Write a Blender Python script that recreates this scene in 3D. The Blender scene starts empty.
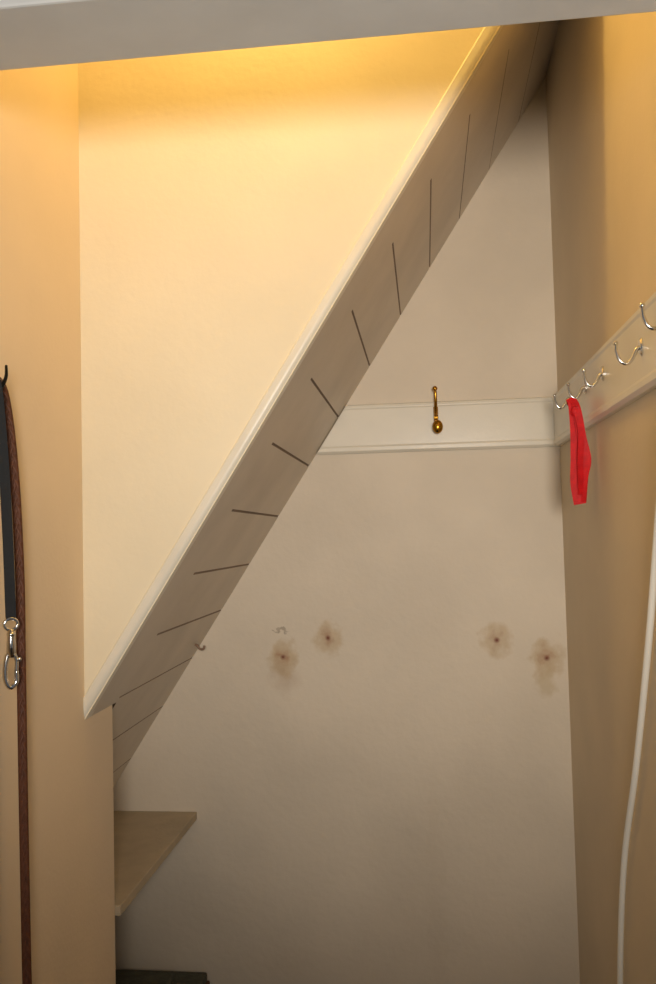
import bpy, bmesh, math, random
from mathutils import Matrix, Vector
random.seed(3)
S=bpy.context.scene
COL=S.collection
S.view_settings.view_transform='Standard'

# ---------------------------------------------------------------- camera
f=850.0; roll=math.radians(1.4); th=math.radians(2.79); psi=math.radians(6.45)
R=Matrix.Rotation(psi,3,'Z')@Matrix.Rotation(math.pi/2+th,3,'X')@Matrix.Rotation(-roll,3,'Z')
cd=bpy.data.cameras.new('camera'); cam=bpy.data.objects.new('camera',cd); COL.objects.link(cam)
cam.matrix_world=Matrix.Translation((0,0,1.5))@R.to_4x4()
cd.sensor_fit='VERTICAL'; cd.sensor_height=24; cd.lens=24*f/984; cd.clip_start=0.02
S.camera=cam

# ---------------------------------------------------------------- materials
def s2l(c):
    return tuple((v/12.92 if v<=0.04045 else ((v+0.055)/1.055)**2.4) for v in c)
def rgb(r,g,b): return s2l((r/255,g/255,b/255))+(1,)
def mat(name,col,rough=0.6,metal=0.0,var=0.06,nscale=6,bump=0.05,bscale=120,col2=None,spec=0.4):
    m=bpy.data.materials.new(name); m.use_nodes=True
    nt=m.node_tree; b=nt.nodes['Principled BSDF']
    b.inputs['Roughness'].default_value=rough; b.inputs['Metallic'].default_value=metal
    b.inputs['Specular IOR Level'].default_value=spec
    g=nt.nodes.new('ShaderNodeNewGeometry')
    n=nt.nodes.new('ShaderNodeTexNoise'); n.inputs['Scale'].default_value=nscale; n.inputs['Detail'].default_value=5
    nt.links.new(g.outputs['Position'],n.inputs['Vector'])
    mx=nt.nodes.new('ShaderNodeMix'); mx.data_type='RGBA'
    c2=col2 or tuple(max(0,v*(1-var*2.5)) for v in col[:3])+(1,)
    mx.inputs[6].default_value=col; mx.inputs[7].default_value=c2
    rp=nt.nodes.new('ShaderNodeMapRange'); rp.inputs[1].default_value=0.35; rp.inputs[2].default_value=0.75
    nt.links.new(n.outputs['Fac'],rp.inputs[0]); nt.links.new(rp.outputs[0],mx.inputs[0])
    nt.links.new(mx.outputs[2],b.inputs['Base Color'])
    if bump:
        n2=nt.nodes.new('ShaderNodeTexNoise'); n2.inputs['Scale'].default_value=bscale; n2.inputs['Detail'].default_value=3
        nt.links.new(g.outputs['Position'],n2.inputs['Vector'])
        bp=nt.nodes.new('ShaderNodeBump'); bp.inputs['Strength'].default_value=bump; bp.inputs['Distance'].default_value=0.01
        nt.links.new(n2.outputs['Fac'],bp.inputs['Height']); nt.links.new(bp.outputs[0],b.inputs['Normal'])
    m['mixname']=mx.name
    return m
def add_stains(m,spots):
    nt=m.node_tree; b=nt.nodes['Principled BSDF']; mx=nt.nodes[m['mixname']]
    N=nt.nodes.new; L=nt.links.new
    g=N('ShaderNodeNewGeometry')
    n=N('ShaderNodeTexNoise'); n.inputs['Scale'].default_value=30; n.inputs['Detail'].default_value=5
    L(g.outputs['Position'],n.inputs['Vector'])
    sub=N('ShaderNodeVectorMath'); sub.operation='SUBTRACT'; sub.inputs[1].default_value=(.5,.5,.5); L(n.outputs['Color'],sub.inputs[0])
    sc=N('ShaderNodeVectorMath'); sc.operation='SCALE'; sc.inputs['Scale'].default_value=0.08; L(sub.outputs[0],sc.inputs[0])
    ad=N('ShaderNodeVectorMath'); L(g.outputs['Position'],ad.inputs[0]); L(sc.outputs[0],ad.inputs[1])
    cur=mx.outputs[2]
    def blob(cur,c,r0,r1,col,amt,src,squash=(1,1,1)):
        mu=N('ShaderNodeVectorMath'); mu.operation='MULTIPLY'; mu.inputs[1].default_value=squash; L(src,mu.inputs[0])
        d=N('ShaderNodeVectorMath'); d.operation='DISTANCE'; L(mu.outputs[0],d.inputs[0]); d.inputs[1].default_value=tuple(c[i]*squash[i] for i in range(3))
        r=N('ShaderNodeMapRange'); r.inputs[1].default_value=r0; r.inputs[2].default_value=r1; r.inputs[3].default_value=amt; r.inputs[4].default_value=0
        L(d.outputs['Value'],r.inputs[0])
        q=N('ShaderNodeMix'); q.data_type='RGBA'; L(r.outputs[0],q.inputs[0]); L(cur,q.inputs[6]); q.inputs[7].default_value=col
        return q.outputs[2]
    for (x,z,ra,a) in spots:
        c=(x,2.2,z)
        cur=blob(cur,c,ra*.6,ra*1.08,rgb(192,162,112),.5*a,ad.outputs[0],(1,0,.85))
        cur=blob(cur,c,ra*.05,ra*.5,rgb(156,84,36),.5*a,ad.outputs[0],(1,0,.8))
        cur=blob(cur,c,.001,.0085,rgb(112,38,14),.95,g.outputs['Position'],(1,0,1))
    cur=blob(cur,(-.377,2.2,1.252),.006,.011,rgb(130,112,92),.5,ad.outputs[0],(.5,0,2))
    cur=blob(cur,(-.377,2.2,1.13),.01,.05,rgb(166,126,88),.25,ad.outputs[0],(1,0,.9))
    cur=blob(cur,(.29,2.2,1.115),.01,.035,rgb(190,166,116),.4,ad.outputs[0],(1,0,.8))
    # faint scuff running down the lower wall
    cur=blob(cur,(0.0,2.2,.62),.10,.16,rgb(206,190,168),.12,ad.outputs[0],(6,0,.55))
    L(cur,b.inputs['Base Color'])

M_panel=mat('paint_cream',rgb(240,228,202),.55,var=.04,nscale=3,bump=.08,bscale=60)
M_back=mat('paint_grey_cream',rgb(232,220,202),.55,var=.05,nscale=3.5,bump=.10,bscale=50)
add_stains(M_back,[(-.377,1.182,.042,1),(-.258,1.230,.040,.9),(.172,1.220,.042,.9),(.294,1.174,.045,1)])
M_left=mat('paint_left',rgb(234,213,184),.6,var=.04,nscale=3)
M_right=mat('paint_right',rgb(232,215,188),.6,var=.05,nscale=3)
M_soff=mat('paint_boards',rgb(222,211,197),.5,var=.06,nscale=6)
M_white=mat('gloss_white',rgb(236,230,216),.28,var=.03,nscale=8,bump=.02,spec=.5)
M_grey=mat('lining_grey',rgb(205,206,206),.45,var=.04,nscale=9,bump=.06,bscale=35)
M_gap=mat('groove_dark',rgb(140,122,108),.8)
M_shelf=mat('shelf_ply',rgb(192,176,150),.6,var=.08,nscale=14,bump=.1)
M_floor=mat('floor_lino',rgb(84,68,54),.6,var=.15,nscale=8)
M_chrome=mat('chrome',rgb(225,225,225),.12,1,bump=0,var=0)
M_brass=mat('brass',rgb(190,140,50),.25,1,var=.15,nscale=60,bump=0)
M_red=mat('red_cloth',rgb(214,16,28),.6,var=.1,nscale=80,bump=.2,bscale=500)
M_brown=mat('leather_brown',rgb(104,62,42),.5,var=.15,nscale=90,bump=.2,bscale=400)
M_black=mat('webbing_black',rgb(28,30,34),.7,var=.1,nscale=200,bump=.2,bscale=700)
M_cable=mat('pvc_white',rgb(244,240,230),.35,bump=0,var=.01)
M_box=mat('box_dark_green',rgb(88,90,78),.8,var=.15,nscale=40,bump=.3)
M_rim=mat('rim_brown',rgb(98,68,46),.7,var=.1)
M_cup=mat('painted_cup_hook',rgb(150,124,104),.5,var=.05)
M_iron=mat('iron_black',rgb(22,22,24),.4,.6,bump=0,var=0)

# ---------------------------------------------------------------- mesh helpers
def mesh_obj(name,verts,faces,mats,fm=None,smooth=False,bevel=0,parent=None,seg=2):
    me=bpy.data.meshes.new(name); me.from_pydata([tuple(v) for v in verts],[],faces)
    for m in (mats if isinstance(mats,list) else [mats]): me.materials.append(m)
    if fm:
        for p,i in zip(me.polygons,fm): p.material_index=i
    bm=bmesh.new(); bm.from_mesh(me); bmesh.ops.recalc_face_normals(bm,faces=bm.faces); bm.to_mesh(me); bm.free()
    if smooth:
        for p in me.polygons: p.use_smooth=True
    ob=bpy.data.objects.new(name,me); COL.objects.link(ob)
    if bevel:
        b=ob.modifiers.new('bevel','BEVEL'); b.width=bevel; b.segments=seg; b.limit_method='ANGLE'; b.angle_limit=math.radians(30)
    if parent: ob.parent=parent
    return ob
def box(name,x0,x1,y0,y1,z0,z1,m,bevel=0,parent=None):
    v=[(x,y,z) for x in (x0,x1) for y in (y0,y1) for z in (z0,z1)]
    fc=[(0,1,3,2),(4,6,7,5),(0,4,5,1),(2,3,7,6),(0,2,6,4),(1,5,7,3)]
    return mesh_obj(name,v,fc,m,bevel=bevel,parent=parent)
def prism(name,prof,axis_fn,m,bevel=0,parent=None,smooth=False):
    n=len(prof); v=[axis_fn(p,0) for p in prof]+[axis_fn(p,1) for p in prof]
    fc=[(i,(i+1)%n,n+(i+1)%n,n+i) for i in range(n)]+[tuple(range(n)),tuple(range(n,2*n))]
    return mesh_obj(name,v,fc,m,bevel=bevel,parent=parent,smooth=smooth)
def catmull(pts,k=8):
    P=[Vector(p) for p in pts]; P=[P[0]*2-P[1]]+P+[P[-1]*2-P[-2]]; out=[]
    for i in range(1,len(P)-2):
        a,b,c,d=P[i-1:i+3]
        for j in range(k):
            t=j/k
            out.append(.5*((2*b)+(c-a)*t+(2*a-5*b+4*c-d)*t*t+(3*b-a-3*c+d)*t**3))
    out.append(P[-2]); return out
def tube_data(path,rad,seg=12):
    V=[];F=[]; n=len(path)
    up=Vector((0,0,1)) if abs((path[1]-path[0]).normalized().z)<.9 else Vector((0,1,0))
    for i,p in enumerate(path):
        t=(path[min(i+1,n-1)]-path[max(i-1,0)]).normalized()
        u=(up-t*up.dot(t)).normalized(); w=t.cross(u); up=u
        r=rad(i/(n-1)) if callable(rad) else rad
        for s in range(seg):
            a=2*math.pi*s/seg; V.append(p+(u*math.cos(a)+w*math.sin(a))*r)
    for i in range(n-1):
        for s in range(seg):
            F.append((i*seg+s,i*seg+(s+1)%seg,(i+1)*seg+(s+1)%seg,(i+1)*seg+s))
    F.append(tuple(range(seg))); F.append(tuple((n-1)*seg+s for s in range(seg)))
    return V,F
def ball_data(c,r,sq=(1,1,1),a=16,b=10):
    V=[];F=[]
    for i in range(1,b):
        p=math.pi*i/b
        for j in range(a):
            q=2*math.pi*j/a; V.append(Vector(c)+Vector((math.sin(p)*math.cos(q)*sq[0],math.sin(p)*math.sin(q)*sq[1],math.cos(p)*sq[2]))*r)
    for i in range(b-2):
        for j in range(a): F.append((i*a+j,i*a+(j+1)%a,(i+1)*a+(j+1)%a,(i+1)*a+j))
    t=len(V); V.append(Vector(c)+Vector((0,0,r*sq[2]))); V.append(Vector(c)-Vector((0,0,r*sq[2])))
    for j in range(a): F.append((t,j,(j+1)%a)); F.append((t+1,(b-2)*a+(j+1)%a,(b-2)*a+j))
    return V,F
def merge(name,datas,m,smooth=True,parent=None):
    V=[];F=[]
    for v,fc in datas:
        o=len(V); V+=list(v); F+=[tuple(i+o for i in q) for q in fc]
    return mesh_obj(name,V,F,m,smooth=smooth,parent=parent)
def ribbon_data(path,width,thick,normal_fn):
    V=[];F=[];n=len(path)
    for i,p in enumerate(path):
        t=(path[min(i+1,n-1)]-path[max(i-1,0)]).normalized()
        nn=normal_fn(i/(n-1)); nn=(nn-t*nn.dot(t)).normalized(); w=t.cross(nn)
        wd=width(i/(n-1)) if callable(width) else width
        for a,b in ((-1,-1),(1,-1),(1,1),(-1,1)):
            V.append(p+w*a*wd/2+nn*b*thick/2)
    for i in range(n-1):
        for s in range(4): F.append((i*4+s,i*4+(s+1)%4,(i+1)*4+(s+1)%4,(i+1)*4+s))
    F.append((0,1,2,3)); F.append(tuple((n-1)*4+s for s in range(4)))
    return V,F
def empty(name,loc=(0,0,0)):
    e=bpy.data.objects.new(name,None); e.empty_display_size=.05; COL.objects.link(e); return e

# ---------------------------------------------------------------- room shell
YF=1.5; YB=2.2; XL=-.624; XR=.345; ZC=2.82
def ze(x,Y):            # height of stair soffit at x, depth Y
    t=(Y-YF)/(YB-YF); return (2.146*(1-t)+2.135*t)+(1.56*(1-t)+1.541*t)*x
box('wall_back',-1.35,XR+.1,YB,YB+.08,0,ZC,M_back)
box('wall_right',XR,XR+.1,1.0,YB,0,ZC,M_right)
box('wall_left',XL-.07,XL,1.0,1.637,0,ZC,M_left)
box('wall_alcove_left',-1.35,-1.28,1.637,YB,0,ZC,M_back)
box('wall_alcove_front',-1.28,XL-.07,1.57,1.637,0,ZC,M_back)
box('floor',-1.5,1.5,-1.2,YB+.08,-.06,0,M_floor)
box('ceiling',-1.35,XR+.1,1.0,YB+.08,ZC,ZC+.06,M_panel)
x0=XL; x1=XR
prof=[(x0,ze(x0,YF)),(x1,ze(x1,YF)),(x1,ZC),(x0,ZC)]
prism('wall_stair_side',prof,lambda p,e:(p[0],YF+e*.03,p[1]+e*.004),M_panel)
sl=Vector((1,0,1.56)).normalized(); up=Vector((-sl.z,0,sl.x))
a=Vector((XL,YF,ze(XL,YF))); b=Vector((XR,YF,ze(XR,YF)))
pr=[]
pr+=[(.024,YF+.0),(.023,YF-.003),(.021,YF-.005)]
for k in range(9):
    an=math.pi/2*k/8; pr.append((.012-.012*math.sin(an),YF+.007-.012*math.cos(an)))
pr+=[(0,YF+.03),(.024,YF+.03)]
def trimf(p,e):
    base=(a if e==0 else b)
    q=up*p[0]; q=Vector((q.x,0,q.z))
    q=q-sl*(q.x/sl.x)
    return Vector((base.x,p[1],base.z))+Vector((0,0,q.z))
prism('trim_stair_edge',pr,trimf,M_white,smooth=False)
# soffit
gx=[-1.20,-1.118,-1.036,-.954,-.87,-.788,-.70,-.618,-.538,-.461,-.381,-.297,-.216,-.131,-.047,.032,.112,.192,.272]
Y1=1.66; V=[];F=[];fm=[]
nrm=Vector((-sl.z,0,sl.x))
def sp(x,Y,dep=0):
    p=Vector((x,Y,ze(x,Y))); return p+nrm*dep
xs=[(-1.28,0)]
for g in gx:
    gw=.0015 if -.55<g<.05 else (.0011 if g<.13 else .0006)
    xs+=[(g-gw,0),(g,.0022),(g+gw,0)]
xs.append((XR,0))
for (x,d) in xs:
    V.append(sp(x,Y1,d)); V.append(sp(x,YB,d))
for i in range(len(xs)-1):
    F.append((2*i,2*i+1,2*i+3,2*i+2)); fm.append(1 if (xs[i][1] or xs[i+1][1]) else 0)
o=len(V); V+=[sp(XL,YF+.02),sp(XR,YF+.02),sp(XR,Y1),sp(XL,Y1)]; F.append((o,o+1,o+2,o+3)); fm.append(0)
o=len(V); V+=[sp(-1.28,Y1,.03),sp(-1.28,YB,.03),sp(XR-.0,YB,.03),sp(XR,Y1,.03)]; F.append((o,o+1,o+2,o+3)); fm.append(1)
o=len(V); V+=[sp(XL,YF+.03,.03),sp(XR,YF+.03,.03),sp(XR,Y1,.03),sp(XL,Y1,.03)]; F.append((o,o+1,o+2,o+3)); fm.append(1)
me=bpy.data.meshes.new('ceiling_stair_soffit'); me.from_pydata([tuple(v) for v in V],[],F)
me.materials.append(M_soff); me.materials.append(M_gap)
for p,i in zip(me.polygons,fm): p.material_index=i
COL.objects.link(bpy.data.objects.new('ceiling_stair_soffit',me))

# door lining / header
box('door_header',-.60,.33,.877,1.0,2.096,2.19,M_grey,bevel=.003)
box('wall_front_top',-1.35,1.2,.895,1.0,2.19,ZC,M_grey)
box('door_jamb_left',-.60,-.565,.877,1.0,0,2.096,M_grey,bevel=.003)
box('door_jamb_right',.31,.33,.877,1.0,0,2.096,M_grey,bevel=.003)
box('wall_front_left',-1.35,-.60,.895,1.0,0,2.19,M_grey)
box('wall_front_right',.33,1.2,.895,1.0,0,2.19,M_grey)

# ---------------------------------------------------------------- coat rails
zt,zb=1.832,1.705
rp=[(0,zt),(.012,zt),(.016,zt-.003),(.0165,zt-.010),(.0145,zt-.014),(.0145,zb+.020),(.0165,zb+.015),(.0165,zb+.006),(.010,zb),(0,zb)]
railb=empty('coat_hook_rail'); railr=empty('coat_hook_rail.001')
prism('board',rp,lambda p,e:((XR-.0005 if e else (p[1]-2.135)/1.541+.004),YB-p[0],p[1]),M_white,bevel=.0008,parent=railb)
prism('board',rp,lambda p,e:(XR-p[0],(YB-.018 if e else 1.06),p[1]+(0.0 if e else -.004)),M_white,bevel=.0008,parent=railr)

def chrome_hook(name,Y,z,s=.72):
    X=XR-.0145
    e=railr
    path=catmull([(X,Y,z),(X-.010*s,Y,z-.004*s),(X-.018*s,Y,z-.020*s),(X-.028*s,Y,z-.030*s),(X-.040*s,Y,z-.025*s),(X-.047*s,Y,z-.008*s),(X-.048*s,Y,z+.008*s)])
    d=[tube_data(path,lambda t:.0033*(1-.25*t)),ball_data((X-.048*s,Y,z+.009*s),.0040)]
    merge(name+'_arm',d,M_chrome,parent=e)
    n=20; V=[];F=[]
    for k,(dx,rr) in enumerate(((0,1),(.002,1),(.004,.8))):
        for j in range(n):
            an=2*math.pi*j/n; V.append((X-dx,Y+.008*rr*math.cos(an),z+.014*rr*math.sin(an)))
    for k in range(2):
        for j in range(n): F.append((k*n+j,k*n+(j+1)%n,(k+1)*n+(j+1)%n,(k+1)*n+j))
    F.append(tuple(range(n))); F.append(tuple(2*n+j for j in range(n)))
    mesh_obj(name+'_plate',V,F,M_chrome,smooth=False,parent=e)
for i,(Y,z) in enumerate([(1.93,1.788),(1.75,1.782),(1.58,1.778),(1.305,1.767),(1.145,1.782)]):
    chrome_hook('hook_%d'%(i+1),Y,z,.72 if i<3 else .80)

# ---------------------------------------------------------------- brass hook on back rail
hx=.036; hy=YB-.0145
box('brass_hook_plate',hx-.006,hx+.006,hy-.004,hy,1.752,1.818,M_brass,bevel=.002,parent=railb)
up_=catmull([(hx,hy-.003,1.795),(hx,hy-.016,1.80),(hx,hy-.030,1.822),(hx,hy-.036,1.845),(hx-.001,hy-.036,1.858)])
lo_=catmull([(hx,hy-.003,1.785),(hx,hy-.014,1.770),(hx+.002,hy-.026,1.762),(hx+.003,hy-.036,1.768)])
merge('brass_hook_prongs',[tube_data(up_,lambda t:.0044-.0010*t),tube_data(lo_,lambda t:.0045),ball_data((hx-.001,hy-.036,1.859),.0066),ball_data((hx+.003,hy-.036,1.762),.0135,(1,.8,1.3))],M_brass,parent=railb)

# small cup hook screwed in the soffit foot
e=empty('cup_hook')
p0=Vector((-.588,2.12,ze(-.588,2.12)-.001))
cp=catmull([p0,p0+Vector((.006,0,-.006)),p0+Vector((.013,0,-.013)),p0+Vector((.022,-.002,-.012)),p0+Vector((.024,-.002,-.004))])
merge('hook',[tube_data(cp,.0028),ball_data(p0+Vector((.004,0,-.003)),.005,(1,1,.6))],M_cup,parent=e)

# ---------------------------------------------------------------- red ribbon
e=empty('red_ribbon')
rx=XR-.034; ry=1.75
def rib(pts,w,th0,th1):
    path=catmull(pts,10)
    def nf(t):
        an=th0+(th1-th0)*t
        return Vector((math.cos(an),math.sin(an),0.05))
    return ribbon_data(path,w,.0020,nf)
d=[]
d.append(rib([(rx-.012,ry+.006,1.748),(rx-.013,ry,1.758),(rx-.009,ry-.006,1.748),(rx-.005,ry-.006,1.70),(rx-.005,ry-.006,1.64),(rx-.008,ry-.010,1.59),(rx-.003,ry-.012,1.546)],lambda t:.012+.012*min(1,t*1.6),-1.2,-1.9))
d.append(rib([(rx-.012,ry+.004,1.752),(rx-.006,ry-.004,1.754),(rx-.001,ry-.010,1.73),(rx+.005,ry-.012,1.68),(rx+.013,ry-.014,1.635),(rx+.007,ry-.016,1.60),(rx+.003,ry-.016,1.550)],lambda t:.012+.006*math.sin(math.pi*t),-1.0,-2.3))
d.append(rib([(rx-.004,ry-.014,1.74),(rx+.003,ry-.018,1.69),(rx-.001,ry-.020,1.63),(rx-.002,ry-.018,1.565)],lambda t:.013,-1.6,-.9))
merge('cloth_bands',d,M_red,smooth=False,parent=e)
merge('knot',[ball_data((rx-.005,ry-.008,1.732),.0095,(1,.9,1.2))],M_red,parent=e)

# ---------------------------------------------------------------- white cable on right wall
cx=XR-.010
path=catmull([(cx-.014,1.10,1.66),(cx-.010,1.18,1.62),(cx-.004,1.245,1.54),(cx,1.305,1.44),(cx,1.362,1.315),(cx,1.472,1.106),(cx,1.600,.89),(cx,1.675,.629),(cx,1.69,.35),(cx-.01,1.69,.10),(cx-.04,1.68,.008),(cx-.10,1.58,.007)],10)
merge('white_cable',[tube_data(path,.0055,12)],M_cable)

# ---------------------------------------------------------------- shelf in alcove
e=empty('alcove_shelf')
box('board',-1.279,-.613,1.638,YB-.001,.764,.784,M_shelf,bevel=.0015,parent=e)
box('back_batten',-1.27,-.70,YB-.02,YB-.001,.735,.764,M_shelf,parent=e)

e=empty('storage_box')
box('body',-.93,-.60,1.93,2.17,0.0,.368,M_box,bevel=.008,parent=e)
box('lid',-.945,-.588,1.915,2.185,.362,.385,M_box,bevel=.005,parent=e)
box('rim',-.95,-.583,1.91,2.19,.350,.362,M_rim,bevel=.004,parent=e)
box('cloth_fold',-.90,-.66,1.97,2.15,.385,.402,M_box,bevel=.007,parent=e)

# ---------------------------------------------------------------- leash on left wall hook
e=empty('wall_hook')
hp=catmull([(XL,1.10,1.750),(XL+.012,1.105,1.735),(XL+.026,1.115,1.718),(XL+.037,1.127,1.717),(XL+.041,1.135,1.732),(XL+.038,1.142,1.750)])
merge('hook',[tube_data(hp,lambda t:.0048*(1-.6*t)),ball_data((XL+.002,1.10,1.750),.012,(.3,1,1.4))],M_iron,parent=e)
e=empty('dog_leash')
lx=XL+.030
front=catmull([(lx,1.118,1.724),(lx,1.134,1.726),(lx,1.152,1.708),(lx+.001,1.168,1.65),(lx+.001,1.183,1.56),(lx+.001,1.193,1.44),(lx,1.197,1.34),(lx,1.199,1.22),(lx,1.202,1.08),(lx,1.207,.90),(lx,1.210,.80),(lx,1.208,.55),(lx,1.195,.42),(lx,1.17,.40),(lx,1.145,.45),(lx,1.115,.7),(lx,1.100,1.1),(lx,1.092,1.4),(lx,1.095,1.60),(lx,1.105,1.70),(lx,1.118,1.724)],16)
L=[0]
for i in range(1,len(front)): L.append(L[-1]+(front[i]-front[i-1]).length)
nv=Vector((.5,-.86,0)); sv=Vector((.86,.5,0))
datas=[ribbon_data(front,.0130,.0026,lambda t:nv)]
for k in range(3):
    pts=[]
    for i,p in enumerate(front):
        t=(front[min(i+1,len(front)-1)]-front[max(i-1,0)]).normalized(); s=(sv-t*sv.dot(t)).normalized(); nn=t.cross(s)
        ph=L[i]/.055*2*math.pi+k*2*math.pi/3
        pts.append(p+s*.0040*math.sin(ph)+nn*.0012*math.sin(2*ph))
    datas.append(tube_data(pts,.0024,8))
merge('braided_lead',datas,M_brown,parent=e)
sp_=catmull([(lx+.006,1.092,1.55),(lx+.006,1.098,1.69),(lx+.007,1.108,1.722),(lx+.008,1.114,1.715),(lx+.010,1.118,1.68),(lx+.010,1.130,1.60),(lx+.010,1.140,1.50),(lx+.010,1.147,1.392)],10)
merge('webbing_strap',[ribbon_data(sp_,.014,.003,lambda t:Vector((.6,-.8,0)))],M_black,smooth=False,parent=e)
cxp=lx+.010; cy=1.147; dz=-.015
def ring(c,r,tr,sz=1.0):
    pts=[]
    for i in range(25):
        a_=2*math.pi*i/24; pts.append(Vector(c)+Vector((r*math.cos(a_)*.8,r*math.cos(a_)*.6,r*math.sin(a_)*sz)))
    return tube_data(pts,tr,8)
Z=lambda z:z+dz
dd=[ring((cxp,cy,Z(1.398)),.009,.0024,sz=.9),
    tube_data([Vector((cxp,cy,Z(1.391))),Vector((cxp,cy,Z(1.384))),Vector((cxp,cy,Z(1.372))),Vector((cxp,cy,Z(1.352)))],lambda t:.0045 if t<.5 else .006,12),
    ball_data((cxp,cy,Z(1.384)),.0062,(1,1,.6)),
    tube_data(catmull([(cxp-.004,cy-.003,Z(1.356)),(cxp-.006,cy-.005,Z(1.340)),(cxp-.006,cy-.005,Z(1.322)),(cxp-.001,cy-.001,Z(1.310)),(cxp+.005,cy+.0045,Z(1.317)),(cxp+.005,cy+.0045,Z(1.332))]),.0034,10),
    tube_data(catmull([(cxp+.003,cy+.003,Z(1.356)),(cxp+.0055,cy+.005,Z(1.346)),(cxp+.005,cy+.0045,Z(1.332))]),.0028,10),
    ball_data((cxp+.009,cy+.006,Z(1.348)),.003)]
merge('snap_clip',dd,M_chrome,parent=e)

# ---------------------------------------------------------------- lights
l=bpy.data.lights.new('hall_light','SPOT'); l.energy=116; l.color=(1,.91,.79); l.shadow_soft_size=.14
l.spot_size=math.radians(80); l.spot_blend=1.0
o=bpy.data.objects.new('hall_light',l); COL.objects.link(o); o.location=(.12,-.55,1.58)
o.rotation_euler=(Vector((-.05,2.0,1.93))-Vector(o.location)).to_track_quat('-Z','Y').to_euler()
l=bpy.data.lights.new('closet_bulb','POINT'); l.energy=6.2; l.color=(1,.67,.19); l.shadow_soft_size=.035
o=bpy.data.objects.new('closet_bulb',l); COL.objects.link(o); o.location=(-.24,1.38,2.70)
w=bpy.data.worlds.new('world'); S.world=w; w.use_nodes=True
w.node_tree.nodes['Background'].inputs[0].default_value=(.9,.94,1,1); w.node_tree.nodes['Background'].inputs[1].default_value=.11
